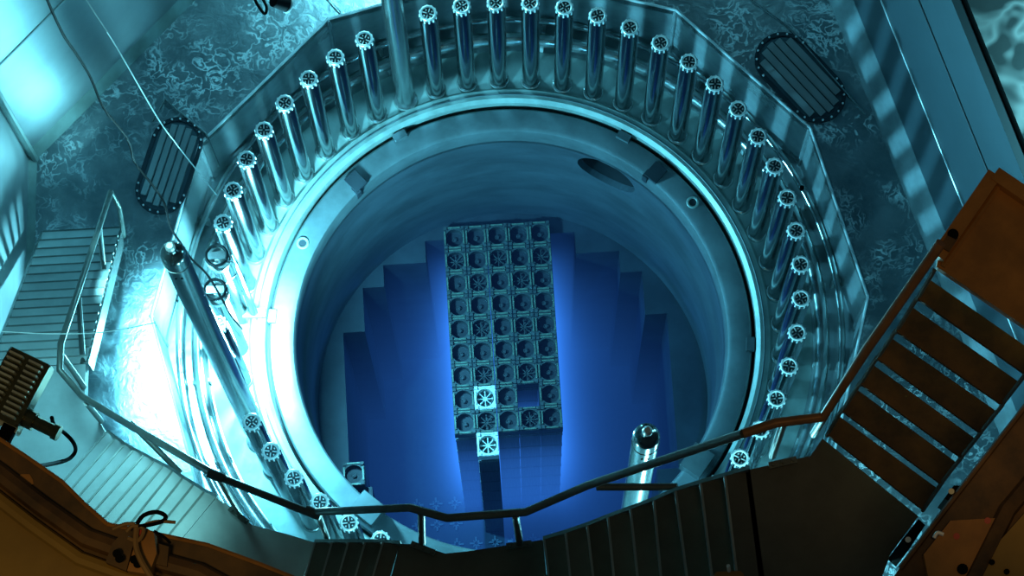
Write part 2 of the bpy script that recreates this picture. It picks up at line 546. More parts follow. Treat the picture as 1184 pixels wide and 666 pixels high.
cyl(bm, nd * 2.6 + Vector((0, 0, NZ)), nd * 2.62 + Vector((0, 0, NZ)), 0.30, n=40)
fin(bm, 'nozzle', M['dark'], rx, True)

for i, (px, py) in enumerate(((459, 150), (724, 152), (869, 397), (316, 365), (425, 590), (800, 530))):
    q = P(px, py, 0); a = math.atan2(q.y, q.x)
    rr = 2.085 if i < 4 else 1.95
    bm = bmesh.new()
    box(bm, (rr, 0, -0.04 if i < 4 else -0.01), (0.07 if i < 4 else 0.2, 0.12 if i < 4 else 0.24, 0.06 if i < 4 else 0.2))
    bmesh.ops.bevel(bm, geom=bm.edges[:], offset=0.008, segments=1)
    o = fin(bm, 'alignment_key', M['ledge'], rx); o.rotation_euler.z = a
for px, py in ((350, 281), (801, 234)):
    q = P(px, py, -0.05); bm = bmesh.new()
    torus(bm, 0.045, 0.012, -0.05, 20, 6, (q.x, q.y)); fin(bm, 'hole_rim', M['flange'], rx, True)
    bm = bmesh.new(); cyl(bm, (q.x, q.y, -0.052), (q.x, q.y, -0.049), 0.042, n=20)
    fin(bm, 'lifting_hole', M['dark'], rx)
for px, py in ((404, 203), (768, 189)):       # notches in the ledge's inner edge
    q = P(px, py, -0.05); a = math.atan2(q.y, q.x); bm = bmesh.new()
    box(bm, (1.97, 0, -0.04), (0.16, 0.13, 0.045)); box(bm, (1.91, 0.05, -0.10), (0.08, 0.05, 0.13))
    o = fin(bm, 'notch_block', M['baffle'], rx); o.rotation_euler.z = a

# core baffle: stepped outline of the fuel positions
GA = math.radians(2.0)
ux, uy = Vector((math.cos(GA), math.sin(GA), 0)), Vector((-math.sin(GA), math.cos(GA), 0))
CO = Vector((-0.055, 0.0, 0))
PX, PY = 0.206, 0.228
def core(c, r, z=0.0):
    """Centre of grid place column c (0-14), row r (0 at the back)."""
    return CO + ux * ((c - 7) * PX) + uy * ((7 - r) * PY) + Vector((0, 0, z))
halfw = [3.5, 5.5, 6.5, 6.5, 7.5, 7.5, 7.5, 7.5, 7.5, 7.5, 7.5, 6.5, 6.5, 5.5, 3.5]
out = []
for r in range(15):
    out.append((halfw[r] * 0.208, (7.5 - r) * 0.217)); out.append((halfw[r] * 0.208, (6.5 - r) * 0.217))
out += [(-x, y) for x, y in reversed(out)]
cl = []
for p in out:
    if not cl or (Vector(p) - Vector(cl[-1])).length > 1e-6:
        cl.append(p)
W = [CO * 0.5 + ux * x + uy * y for x, y in cl]
W = [p * min(1.0, 1.84 / p.length) for p in W]
bm = bmesh.new()
zt, zb = -2.5, -6.4
top = [bm.verts.new((p.x, p.y, zt)) for p in W]
bot = [bm.verts.new((p.x, p.y, zb)) for p in W]
for i in range(len(W)):
    j = (i + 1) % len(W)
    bm.faces.new((top[i], top[j], bot[j], bot[i]))
ring = [bm.verts.new((1.87 * math.cos(2 * PI * k / 96), 1.87 * math.sin(2 * PI * k / 96), zt)) for k in range(96)]
es = [bm.edges.get((top[i], top[(i + 1) % len(W)])) for i in range(len(W))]
es += [bm.edges.new((ring[i], ring[(i + 1) % 96])) for i in range(96)]
r = bmesh.ops.triangle_fill(bm, edges=es, use_beauty=True)
fin(bm, 'core_baffle', M['baffle'], rx)
bm = bmesh.new()
prism(bm, [(1.85 * math.cos(2 * PI * k / 48), 1.85 * math.sin(2 * PI * k / 48)) for k in range(48)], -6.55, -6.4)
fin(bm, 'lower_core_plate', M['plate'], rx)
# cross-shaped flow openings and pins of the empty places
bm = bmesh.new()
for a in range(4):
    rt = Matrix.Rotation(a * PI / 2, 3, 'Z')
    box(bm, rt @ Vector((0.045, 0, 0.02)), (0.05, 0.02, 0.04), rt)
    box(bm, Matrix.Rotation(a * PI / 2 + PI / 4, 3, 'Z') @ Vector((0.03, 0, 0.015)), (0.03, 0.015, 0.03), Matrix.Rotation(a * PI / 2 + PI / 4, 3, 'Z'))
pin0 = None
for r in range(8, 15):
    for c in range(0, 15):
        if abs(c - 7) > halfw[r] - .4 or (5 <= c <= 9 and r <= 9) or (c > 9):
            continue
        if pin0 is None:
            pin0 = fin(bm, 'locating_pin', M['pin'], rx); o = pin0
        else:
            o = pin0.copy(); C.objects.link(o)
        o.location = core(c, r, -6.4); o.rotation_euler.z = GA

# ------------------------------------------------------------------ fuel assemblies
HX, HY = 0.1015, 0.1125
def nozzle_mesh(name, m):
    bm = bmesh.new(); n = 32; rc = 0.087
    to, ti, bo, bi = [], [], [], []
    for k in range(n):
        a = 2 * PI * k / n
        cx, cy = math.cos(a), math.sin(a)
        s = 1 / max(abs(cx), abs(cy))
        ox, oy = cx * s * HX, cy * s * HY
        to.append(bm.verts.new((ox, oy, 0))); bo.append(bm.verts.new((ox, oy, -0.16)))
        ti.append(bm.verts.new((cx * rc, cy * rc, 0))); bi.append(bm.verts.new((cx * rc, cy * rc, -0.11)))
    for k in range(n):
        j = (k + 1) % n
        bm.faces.new((to[k], to[j], ti[j], ti[k])); bm.faces.new((to[k], bo[k], bo[j], to[j])); bm.faces.new((ti[k], ti[j], bi[j], bi[k]))
    return bm
ZT = -2.35
def make_assembly(fresh, spider):
    t = empty('fuel_assembly')
    fin(nozzle_mesh('n', None), 'top_nozzle', M['bright' if fresh else 'frame'], t)
    bm = bmesh.new(); cyl(bm, (0, 0, -0.12), (0, 0, -0.105), 0.088, n=24)
    fin(bm, 'adapter_plate', M['frame' if fresh else 'fdark'], t)
    bm = bmesh.new(); torus(bm, 0.017, 0.005, -0.07, 14, 6); cyl(bm, (0, 0, -0.105), (0, 0, -0.075), 0.012, n=10)
    fin(bm, 'hub', M['bright' if fresh else ('fhub' if not spider else 'frame')], t, True)
    for k in range(4):
        bm = bmesh.new()
        L_, off = (HY, HX) if k % 2 == 0 else (HX, HY)
        rt = Matrix.Rotation(k * PI / 2, 3, 'Z')
        box(bm, rt @ Vector((off - 0.012, 0, 0.012)), (0.014, L_ * 1.15, 0.014), rt)
        fin(bm, 'hold_down_spring', M['bright' if fresh else 'fspring'], t)
    for sx in (-1, 1):
        for sy in (-1, 1):
            bm = bmesh.new(); box(bm, (sx * (HX - .018), sy * (HY - .018), 0.014), (0.03, 0.03, 0.03))
            fin(bm, 'corner_pad', M['bright' if fresh else 'frame'], t)
    if spider or fresh:
        bm = bmesh.new()
        for k in range(8):
            rt = Matrix.Rotation(k * PI / 4, 3, 'Z')
            box(bm, rt @ Vector((0.042, 0, -0.06)), (0.05, 0.007, 0.02), rt)
            cyl(bm, rt @ Vector((0.066, 0, -0.09)), rt @ Vector((0.066, 0, -0.04)), 0.007, n=6)
        fin(bm, 'spider', M['bright' if fresh else 'frame'], t)
    bm = bmesh.new(); box(bm, (0, 0, -2.15), (HX * 1.9, HY * 1.9, 3.85))
    fin(bm, 'rod_bundle', M['fbody'], t)
    bm = bmesh.new(); box(bm, (0, 0, -0.3), (HX * 1.97, HY * 1.97, 0.05)); fin(bm, 'spacer_grid', M['fbody'], t)
    g0 = [c for c in t.children if c.name.startswith('spacer_grid')][0]
    for k in range(1, 8):
        g = g0.copy(); C.objects.link(g); g.location.z = -0.5 * k
    return t
protos = {}
for key in ((0, 0), (0, 1), (1, 1)):
    protos[key] = make_assembly(*key); remember(protos[key])
spid = {(0, 1), (2, 1), (4, 1), (1, 2), (3, 2), (1, 4), (3, 4), (1, 6), (3, 6), (1, 8), (3, 8)}
ords = ['first', 'second', 'third', 'fourth', 'fifth', 'sixth', 'seventh', 'eighth', 'ninth', 'tenth', 'eleventh', 'twelfth', 'thirteenth',
        'fourteenth', 'fifteenth', 'sixteenth', 'seventeenth', 'eighteenth', 'nineteenth', 'twentieth', 'twenty-first', 'twenty-second', 'twenty-third', 'twenty-fourth', 'twenty-fifth']
cn = ['leftmost', 'second from left', 'middle', 'second from right', 'rightmost']
used = set()
def put(key):
    o = copy_tree(protos[key]) if key in used else protos[key]
    used.add(key)
    return o
for r in range(9):
    for c in range(5):
        if (c, r) == (3, 7):
            continue
        key = (1, 1) if (c, r) == (1, 7) else (0, 1 if (c, r) in spid else 0)
        o = put(key)
        o.location = core(c + 5, r, ZT + random.uniform(-.012, .012)); o.rotation_euler.z = GA
        if key[0]:
            lb = 'shiny fuel assembly top shining white-green inside the dark block, left of the empty place'
        elif key[1]:
            lb = 'dark fuel assembly with paler star spider, %s, %s row from back' % (cn[c], ords[r])
        else:
            lb = 'dark round-centred fuel assembly, %s, %s row from back' % (cn[c], ords[r])
        tag(o, label=lb, cat='fuel assembly', group='fuel assemblies standing in the core')
o = put((1, 1)); o.location = core(6, 9, ZT + 0.02); o.rotation_euler.z = GA
tag(o, label='shiny fuel assembly standing alone in front of the block with its dark side showing', cat='fuel assembly', group='fuel assemblies standing in the core')
o = put((0, 0)); q = P(409, 548, ZT); o.location = q; o.rotation_euler.z = GA
tag(o, label='dark fuel assembly standing apart at the lower left inside the vessel rim', cat='fuel assembly', group='fuel assemblies standing in the core')

# Cherenkov glow around the irradiated block, plus added emission imitating scattered haze
gm = bpy.data.materials.new('cherenkov_glow_haze'); gm.use_nodes = True
nt = gm.node_tree; N, L = nt.nodes, nt.links
N.remove(N['Principled BSDF'])
tc = N.new('ShaderNodeTexCoord'); sp = N.new('ShaderNodeSeparateXYZ'); L.new(tc.outputs['Object'], sp.inputs[0])
def mth(op, a, b=None, c=None):
    n_ = N.new('ShaderNodeMath'); n_.operation = op
    for i, v in enumerate((a, b, c)):
        if v is None: continue
        if isinstance(v, (int, float)): n_.inputs[i].default_value = v
        else: L.new(v, n_.inputs[i])
    return n_.outputs[0]
BX, BY = 2.5 * PX, 4.5 * PY                       # half size of the block
dx = mth('MAXIMUM', mth('SUBTRACT', mth('ABSOLUTE', sp.outputs[0]), BX), 0.0)
dy = mth('MAXIMUM', mth('SUBTRACT', mth('ABSOLUTE', sp.outputs[1]), BY), 0.0)
d = mth('SQRT', mth('ADD', mth('MULTIPLY', dx, dx), mth('MULTIPLY', dy, dy)))
e = mth('EXPONENT', mth('MULTIPLY', d, -7.0))
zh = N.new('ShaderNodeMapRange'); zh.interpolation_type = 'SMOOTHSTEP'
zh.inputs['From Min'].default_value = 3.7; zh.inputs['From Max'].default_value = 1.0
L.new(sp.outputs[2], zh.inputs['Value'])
eb = mth('MULTIPLY', mth('MULTIPLY', mth('EXPONENT', mth('MULTIPLY', d, -0.6)), zh.outputs[0]), 0.16)  # broad emission put in for light scattered through the vessel water
zf = N.new('ShaderNodeMapRange'); zf.interpolation_type = 'SMOOTHSTEP'
zf.inputs['From Min'].default_value = 1.75; zf.inputs['From Max'].default_value = 1.1; zf.inputs['To Min'].default_value = 0; zf.inputs['To Max'].default_value = 1
L.new(sp.outputs[2], zf.inputs['Value'])
zg = N.new('ShaderNodeMapRange'); zg.interpolation_type = 'SMOOTHSTEP'
zg.inputs['From Min'].default_value = -1.95; zg.inputs['From Max'].default_value = -1.2
L.new(sp.outputs[2], zg.inputs['Value'])
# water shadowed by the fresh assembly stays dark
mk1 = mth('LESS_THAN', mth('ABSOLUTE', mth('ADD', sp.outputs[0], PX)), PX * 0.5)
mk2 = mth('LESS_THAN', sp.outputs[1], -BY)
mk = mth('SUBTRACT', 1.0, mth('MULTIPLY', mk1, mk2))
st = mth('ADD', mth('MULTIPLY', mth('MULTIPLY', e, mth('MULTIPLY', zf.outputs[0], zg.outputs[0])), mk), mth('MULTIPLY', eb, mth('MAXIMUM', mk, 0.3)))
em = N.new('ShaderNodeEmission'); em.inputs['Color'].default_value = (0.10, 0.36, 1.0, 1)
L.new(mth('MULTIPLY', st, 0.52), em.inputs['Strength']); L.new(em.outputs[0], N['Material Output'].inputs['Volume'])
gm.cycles.volume_step_rate = 0.16
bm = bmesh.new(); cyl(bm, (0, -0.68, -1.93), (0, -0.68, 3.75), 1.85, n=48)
go = tag(fin(bm, 'blue_glow_haze', gm), label='bright blue glow around the sides of the fuel block, with painted blue haze through the vessel', kind='stuff')
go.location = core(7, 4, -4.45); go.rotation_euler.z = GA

# ------------------------------------------------------------------ studs
NST = 52
TH0 = PI / 2 + 0.0187933
def ang(i):
    return TH0 - i * 2 * PI / NST
HS = 0.8208 * RS
def make_stud():
    t = empty('vessel_stud')
    bm = bmesh.new(); lathe(bm, [(0.0, 0), (0.078, 0), (0.078, HS - 0.10), (0.072, HS - 0.08), (0.072, HS - 0.03), (0.0, HS - 0.03)], 28)
    fin(bm, 'shaft', M['stud'], t, True, ang=35)
    bm = bmesh.new(); lathe(bm, [(0.079, 0.0), (0.094, 0.0), (0.094, 0.015), (0.085, 0.03), (0.079, 0.032)], 28)
    fin(bm, 'base_collar', M['pipe'], t, True, ang=35)
    bm = bmesh.new(); torus(bm, 0.060, 0.0105, HS, 28, 8)
    fin(bm, 'cap_ring', M['cap'], t, True)
    bm = bmesh.new(); cyl(bm, (0, 0, HS - 0.028), (0, 0, HS - 0.02), 0.058, n=24)
    fin(bm, 'cap_well', M['capin'], t)
    bm = bmesh.new()
    for k in range(2):
        box(bm, (0, 0, HS - 0.008), (0.112, 0.008, 0.008), Matrix.Rotation(k * PI / 2 + .6, 3, 'Z'))
    fin(bm, 'crossbar', M['cap'], t)
    bm = bmesh.new(); cyl(bm, (0, 0, HS - 0.02), (0, 0, HS + 0.004), 0.016, 0.01, n=12)
    fin(bm, 'lifting_boss', M['capin'], t)
    for k in range(4):
        a = k * PI / 2 + .6 + PI / 4
        bm = bmesh.new(); cyl(bm, (0.036 * math.cos(a), 0.036 * math.sin(a), HS - .025), (0.036 * math.cos(a), 0.036 * math.sin(a), HS - 0.005), 0.006, n=8)
        fin(bm, 'cap_bolt', M['cap'], t)
    bm = bmesh.new()
    for k in range(12):
        a = 2 * PI * k / 12
        rt = Matrix.Rotation(a, 3, 'Z')
        box(bm, rt @ Vector((0.0725, 0, HS - 0.03)), (0.009, 0.011, 0.05), rt)
    tag(fin(bm, 'locking_tab', M['cap'], t), kind='stuff')
    return t
stud0 = make_stud(); remember(stud0)
first = True
GP = {-3: 1, -16: 1, 23: 1}
def stud_label(i):
    if -2 <= i <= 20:
        return 'steel vessel stud with ringed cap, %s clockwise from the tall pin at the back' % ords[i + 2]
    if -15 <= i <= -4:
        return 'steel vessel stud with ringed cap, %s counterclockwise from the tall pin at the back' % ords[-4 - i]
    return 'steel vessel stud seen from above, %s counterclockwise from the foot of the long leaning pin' % ords[-17 - i]
for i in range(-22, 21):
    if i in GP or i in (-12, -13):
        continue
    o = stud0 if first else copy_tree(stud0)
    first = False
    a = ang(i)
    o.location = (RS * math.cos(a), RS * math.sin(a), 0)
    o.rotation_euler.z = a + random.uniform(-.5, .5)
    tag(o, label=stud_label(i), cat='stud', group='studs standing round the vessel flange')

# two studs with broad handling caps beside the glaring lamp
for i, lb in ((-12, 'upper of the two studs with broad round handling caps, beside the glare'), (-13, 'lower of the two studs with broad round handling caps, beside the glare')):
    a = ang(i)
    t = empty('capped_stud', (RS * math.cos(a), RS * math.sin(a), 0), a, label=lb, cat='stud', group='studs with handling caps')
    bm = bmesh.new(); lathe(bm, [(0, 0), (0.075, 0), (0.075, HS - 0.2), (0, HS - 0.2)], 24); fin(bm, 'shaft', M['stud'], t, True, ang=35)
    bm = bmesh.new(); lathe(bm, [(0, HS - .2), (0.09, HS - .2), (0.10, HS - .12), (0.10, HS - .1), (0.04, HS - .08), (0.035, HS - .0), (0, HS)], 24)
    fin(bm, 'cap_body', M['pipe'], t, True, ang=35)
    bm = bmesh.new(); torus(bm, 0.085, 0.014, HS + .02, 28, 8); fin(bm, 'cap_ring', M['stud'], t, True)
    bm = bmesh.new(); box(bm, (0, 0, HS + .01), (0.06, 0.19, 0.03), Matrix.Rotation(-a, 3, 'Z') @ Matrix.Rotation(PI / 2, 3, 'Z')); fin(bm, 'cross_plate', M['stud'], t)

# ------------------------------------------------------------------ guide pins
HG = 2.6 * RS
def guide_pin(i, top_px, label, hh):
    a = ang(i)
    t = empty('guide_pin', (RS * math.cos(a), RS * math.sin(a), 0), a, label=label, cat='pin', group='tall guide pins on the flange')
    r = 0.088
    prof = [(0, 0), (r * .9, 0), (r * .9, 0.5), (r, 0.55), (r, hh - 0.20)]
    prof += [(r * math.cos(q) + 0.0, hh - 0.2 + 0.085 * math.sin(q)) for q in (0.3, 0.6, 0.9, 1.15)]
    prof += [(0.03, hh - 0.11), (0.028, hh - 0.04)]
    bm = bmesh.new(); lathe(bm, prof + [(0, hh - .04)], 36); fin(bm, 'shaft', M['gpin'], t, True, ang=35)
    bm = bmesh.new(); lathe(bm, [(0.0, hh - .05), (0.033, hh - .05), (0.033, hh - .02), (0.02, hh), (0, hh)], 20); fin(bm, 'tip', M['cap'], t, True, ang=35)
    bm = bmesh.new(); torus(bm, r + .001, 0.003, hh - .36, 32, 6); fin(bm, 'groove_ring', M['pipe'], t, True)
    bm = bmesh.new(); lathe(bm, [(r * .9, 0), (0.11, 0), (0.11, 0.02), (0.1, 0.04), (r * .9, .045)], 28); fin(bm, 'base_collar', M['pipe'], t, True, ang=35)
    for k in range(2):
        bm = bmesh.new(); cyl(bm, (r - .002, .02 - .04 * k, hh - .5), (r + .003, .02 - .04 * k, hh - .5), 0.008, n=8)
        o = fin(bm, 'set_screw', M['black'], t); o.rotation_euler.z = -a - PI / 2
    return t
guide_pin(-3, None, 'tall guide pin at the back whose top leaves the picture', HG)
guide_pin(-16, None, 'long dark guide pin leaning across the glare at the left', HG)
guide_pin(23, None, 'pale brightly lit guide pin standing behind the front handrail', HG)

# ring pipes in the pit
for R_, r_, z_, lb in ((2.70, 0.062, 0.10, 'thick inner ring pipe lying on the pit floor behind the studs'), (2.86, 0.03, 0.16, 'thin outer ring pipe lying against the pit wall behind the studs')):
    t = empty('ring_pipe', (0, 0, 0), label=lb, cat='pipe', group='pipes around the flange')
    bm = bmesh.new(); torus(bm, R_, r_, z_, 120, 12); fin(bm, 'pipe_run', M['pipe'], t, True)
    for k in range(24):
        a = 2 * PI * (k + .5) / 24; bm = bmesh.new()
        box(bm, (R_, 0, (z_ + ZP) / 2), (r_ * 2.4, 0.03, z_ - ZP)); o = fin(bm, 'pipe_support', M['stair'], t); o.rotation_euler.z = a

# ------------------------------------------------------------------ oval hatches in the upper floor
def hatch(c_px, axis_px, half_len, half_w, label, nslat):
    c = P(c_px[0], c_px[1], ZF); e = P(axis_px[0], axis_px[1], ZF) - c
    t = empty('oval_hatch', c, math.atan2(e.y, e.x), label=label, cat='hatch', group='oval hatches in the cavity floor')
    def cap(hl, hw, n=12):
        s = hl - hw
        return [(s + hw * math.cos(-PI / 2 + PI * k / n), hw * math.sin(-PI / 2 + PI * k / n)) for k in range(n + 1)] + \
               [(-s + hw * math.cos(PI / 2 + PI * k / n), hw * math.sin(PI / 2 + PI * k / n)) for k in range(n + 1)]
    bm = bmesh.new(); o1 = cap(half_len, half_w); i1 = cap(half_len - .035, half_w - .035); n = len(o1)
    vs = [[bm.verts.new((x, y, z)) for x, y in ring_] for ring_, z in ((o1, 0.0), (o1, 0.02), (i1, 0.02), (i1, 0.0))]
    for A, B in zip(vs, vs[1:]):
        for k in range(n):
            bm.faces.new((A[k], A[(k + 1) % n], B[(k + 1) % n], B[k]))
    fin(bm, 'rim', M['baffle'], t)
    bm = bmesh.new(); prism(bm, cap(half_len - .036, half_w - .036), 0.001, 0.008); fin(bm, 'cover_plate', M['rwall'], t)
    for k in range(nslat):
        y = (k - (nslat - 1) / 2) * (2 * (half_w - .06) / nslat)
        L_ = 2 * (half_len - half_w + math.sqrt(max(0.0, (half_w - .06) ** 2 - y * y))) - .02
        bm = bmesh.new(); rt = Matrix.Rotation(0.25, 3, 'X'); box(bm, (0, y, 0.022), (L_, 1.65 * (half_w - .06) / nslat, 0.016), rt)
        bmesh.ops.bevel(bm, geom=bm.edges[:], offset=0.005, segments=1)
        fin(bm, 'slat', M['wall'], t)
    bm = bmesh.new()
    for x, y in cap(half_len - .018, half_w - .018, 9):
        cyl(bm, (x, y, 0.018), (x, y, 0.034), 0.009, n=6)
    tag(fin(bm, 'rim_bolts', M['cap'], t), kind='stuff')
hatch((925, 90), (955, 122), 0.46, 0.245, 'oval slatted hatch with bolted rim at the right of the studs', 5)
hatch((196, 192), (180, 240), 0.44, 0.22, 'oval slatted hatch near the left wall, crossed by the black cable', 5)
t = empty('floor_frame', (0, 0, 0), label='thin angled steel frame strip bordering the left oval hatch', cat='frame')
bm = bmesh.new(); tube(bm, [P(176, 140, ZF + .02), P(191, 115, ZF + .02), P(238, 155, ZF + .02), P(253, 193, ZF + .02)], 0.012, 6); fin(bm, 'frame_bar', M['pipe'], t)

# ------------------------------------------------------------------ stairs
RISE = 0.2
def plate(par, name, px, z, th, m):
    bm = bmesh.new(); prism(bm, [P(x, y, z) for x, y in px], z - th, z)
    return fin(bm, name, m, par)
def flight(px_lines, z0, label, m, nosing, over=1.5, th=0.02):
    """px_lines: (near end, far end) pixel pairs of the tread edges, rising."""
    t = empty('stair_flight', P(*px_lines[0][0], z0), label=label, cat='stairs', group='flights of the stair round the pool')
    inv = -Vector(t.location)
    for k in range(len(px_lines) - 1):
        z = z0 + RISE * (k + 1)
        a, b = px_lines[k]; c, d = px_lines[k + 1]
        pa, pb, pc, pd = P(*a, z), P(*b, z), P(*c, z), P(*d, z)
        bm = bmesh.new(); prism(bm, [pa, pb, pd, pc], z - th, z)
        bmesh.ops.translate(bm, verts=bm.verts, vec=inv)
        tr = fin(bm, 'tread', m, t)
        # upturned nosing along the lower edge and the riser under it
        dirv = (pc - pa); dirv.z = 0; dirv.normalize()
        bm = bmesh.new()
        o_ = dirv * 0.012
        prism(bm, [pa, pb, pb + o_, pa + o_], z - 0.05, z + 0.006)
        bmesh.ops.translate(bm, verts=bm.verts, vec=inv)
        fin(bm, 'nosing', nosing, tr)
    # stringers
    for side in (0, 1):
        bm = bmesh.new()
        va, vb = [], []
        for k, ln in enumerate(px_lines):
            zz = z0 + RISE * (k + .5)
            p = P(*ln[side], zz); q = P(*ln[1 - side], zz); n_ = (p - q); n_.z = 0; n_.normalize()
            row = [p, p + n_ * .02, p + n_ * .02 - Vector((0, 0, .24)), p - Vector((0, 0, .24))]
            va.append([bm.verts.new(r_ + inv) for r_ in row])
        for A, B in zip(va, va[1:]):
            for j in range(4):
                bm.faces.new((A[j], A[(j + 1) % 4], B[(j + 1) % 4], B[j]))
        bm.faces.new(va[0]); bm.faces.new(va[-1][::-1])
        fin(bm, 'stringer', M['pipe'] if m is M['stair'] else M['rail'], t)
    return t
def lerp(a, b, s):
    return (a[0] + (b[0] - a[0]) * s, a[1] + (b[1] - a[1]) * s)
def landing(px, z, label, m, skirt=0.14):
    t = empty('stair_landing', P(*px[0], z), label=label, cat='landing', group='landings of the stair round the pool')
    inv = -Vector(t.location)
    bm = bmesh.new(); prism(bm, [P(x, y, z) for x, y in px], z - .02, z); bmesh.ops.translate(bm, verts=bm.verts, vec=inv)
    fin(bm, 'deck_plate', m, t)
    pts = [P(x, y, z) for x, y in px]
    for a, b in zip(pts, pts[1:] + pts[:1]):
        bm = bmesh.new(); tt = (b - a).normalized(); nn = Vector((tt.y, -tt.x, 0)) * .015
        prism(bm, [a, b, b + nn, a + nn], z - skirt, z - .021); bmesh.ops.translate(bm, verts=bm.verts, vec=inv)
        fin(bm, 'edge_beam', M['rail'], t)
    return t

nl = 16
L1 = [(lerp((50, 267), (-12, 426), k / nl), lerp((139, 262), (99, 420), k / nl)) for k in range(nl + 1)]
flight(L1, ZF, 'left flight of narrow blue-lit treads rising from the cavity floor beside the wall', M['stair'], M['rail'])
z1 = ZF + RISE * nl
landing([(-12, 427), (99, 421), (98, 460), (122, 499), (70, 559), (-40, 480)], z1, 'blue-lit stair landing under the finned floodlight', M['stair'])
up = [(122.5, 499), (132, 506.5), (142.6, 513.7), (153, 520), (165, 526), (176.7, 532.7), (187.5, 538), (198.5, 544), (210, 552.5), (222.6, 560), (235, 568), (249.7, 575)]
lo = [(70.5, 558.6), (80.7, 566), (90, 573.5), (100, 581), (109, 589), (119.5, 598), (130, 607), (141, 616), (152, 625), (163, 634), (174, 643), (186, 652)]
flight(list(zip(lo, up)), z1, 'lower-left flight of bright steel treads going down to the bracket with cables', M['stair'], M['rail'])
z2 = z1 + RISE * 11
landing([(186, 653), (249.7, 576), (262, 583), (292, 607), (330, 617), (363, 627), (340, 705), (250, 690)], z2, 'greenish stair landing between the bright flight and the short dark flight', M['stair'])
xt = [363, 382.7, 401.6, 421, 441.5, 462]
flight([((x - 21, 700), (x, 627 + (k == 5) * 2)) for k, x in enumerate(xt)], z2, 'short dark flight of five treads at the bottom edge, left of the middle landing', M['stairdark'], M['edge'])
z3 = z2 + RISE * 5
landing([(462, 629), (480, 629), (515, 640), (540, 637.5), (628, 624), (636, 710), (441, 710)], z3, 'dark middle stair landing at the bottom edge of the picture', M['stairdark'])
tp = [(628, 624), (653, 616.5), (678, 608), (702, 598.6), (728, 589), (755, 579), (780, 568), (809, 559), (837, 551), (867, 542)]
bx = [633, 658, 684.6, 708.5, 736, 763, 793, 822, 851, 883.5]
F4 = []
for (x, y), b in zip(tp, bx):
    s = (700 - y) / (666 - y)
    F4.append(((x + (b - x) * s, 700), (x, y)))
flight(F4, z3, 'dark front flight of nine brown treads climbing to the right below the handrail', M['stairdark'], M['edge'])
z4 = z3 + RISE * 9
landing([(862, 544), (937, 527), (951, 507), (1062, 597), (1030, 640), (1000, 720), (884, 720)], z4, 'large dark stair landing at the lower right before the open treads', M['stairdark'])
# upper right flight: open treads with gaps
gl = [(955, 505), (972, 478), (993, 447), (1012, 418), (1034, 387), (1058, 350), (1078, 318)]
gr = [(1066, 592), (1086, 562), (1109, 532), (1131, 504), (1156, 472), (1182, 437), (1212, 411)]
gt = [6, 7, 8, 9, 10, 12, 12]
t = empty('open_stair_flight', P(955, 505, z4), label='upper-right flight of wide brown open treads with blue water between them', cat='stairs')
inv = -Vector(t.location)
for k in range(6):
    z = z4 + RISE * (k + 1)
    def off(p, s):
        return (p[0] + s * 0.52, p[1] - s * 0.85)
    q = [off(gl[k], gt[k] / 2), off(gr[k], gt[k] / 2), off(gr[k + 1], -gt[k + 1] / 2), off(gl[k + 1], -gt[k + 1] / 2)]
    bm = bmesh.new(); prism(bm, [P(x, y, z) for x, y in q], z - .03, z); bmesh.ops.translate(bm, verts=bm.verts, vec=inv)
    tr = fin(bm, 'tread', M['rust'], t)
    for a, b in ((q[0], q[3]), (q[1], q[2])):
        bm = bmesh.new(); pa, pb = P(*a, z), P(*b, z); cyl(bm, pa - Vector((0, 0, .03)), pb + Vector((0, 0, .17)), .012, n=6)
        bmesh.ops.translate(bm, verts=bm.verts, vec=inv); fin(bm, 'side_bar', M['rail'], t)
z5 = z4 + RISE * 7
# platform panel
t = empty('platform_panel', P(1150, 198, z5), label='orange-brown platform panel with raised rim at the top of the open treads', cat='platform')
inv = -Vector(t.location)
bm = bmesh.new(); prism(bm, [P(x, y, z5) for x, y in ((1150, 200), (1086, 292), (1083, 308), (1240, 415), (1240, 258))], z5 - .05, z5)
bmesh.ops.translate(bm, verts=bm.verts, vec=inv); fin(bm, 'deck_plate', M['orange'], t)
for nm, a, b in (('rim_bar', (1150, 201), (1084, 297)), ('rim_bar', (1150, 201), (1240, 262))):
    bm = bmesh.new(); pa, pb = P(*a, z5 + .05), P(*b, z5 + .05); tt = (pb - pa).normalized(); nn = Vector((tt.y, -tt.x, 0)) * .035
    prism(bm, [pa - nn, pb - nn, pb + nn, pa + nn], z5 + .001, z5 + (.06 if b[0] < 1150 else .066)); bmesh.ops.translate(bm, verts=bm.verts, vec=inv); fin(bm, nm, M['orange'], t)
for a, b in (((1157, 212), (1090, 308)), ((1157, 212), (1240, 268))):
    bm = bmesh.new(); cyl(bm, P(*a, z5 + .012), P(*b, z5 + .012), .014, n=6); bmesh.ops.translate(bm, verts=bm.verts, vec=inv); fin(bm, 'inner_lip', M['orange'], t)
bm = bmesh.new(); cyl(bm, P(1102, 271, z5 + .06), P(1102, 271, z5 + .085), .027, n=14); bmesh.ops.translate(bm, verts=bm.verts, vec=inv); fin(bm, 'end_plug', M['black'], t)
bm = bmesh.new(); box(bm, P(1097, 281, z5 + .06), (.08, .05, .04), Matrix.Rotation(.95, 3, 'Z')); bmesh.ops.translate(bm, verts=bm.verts, vec=inv); fin(bm, 'clamp_block', M['rust'], t)

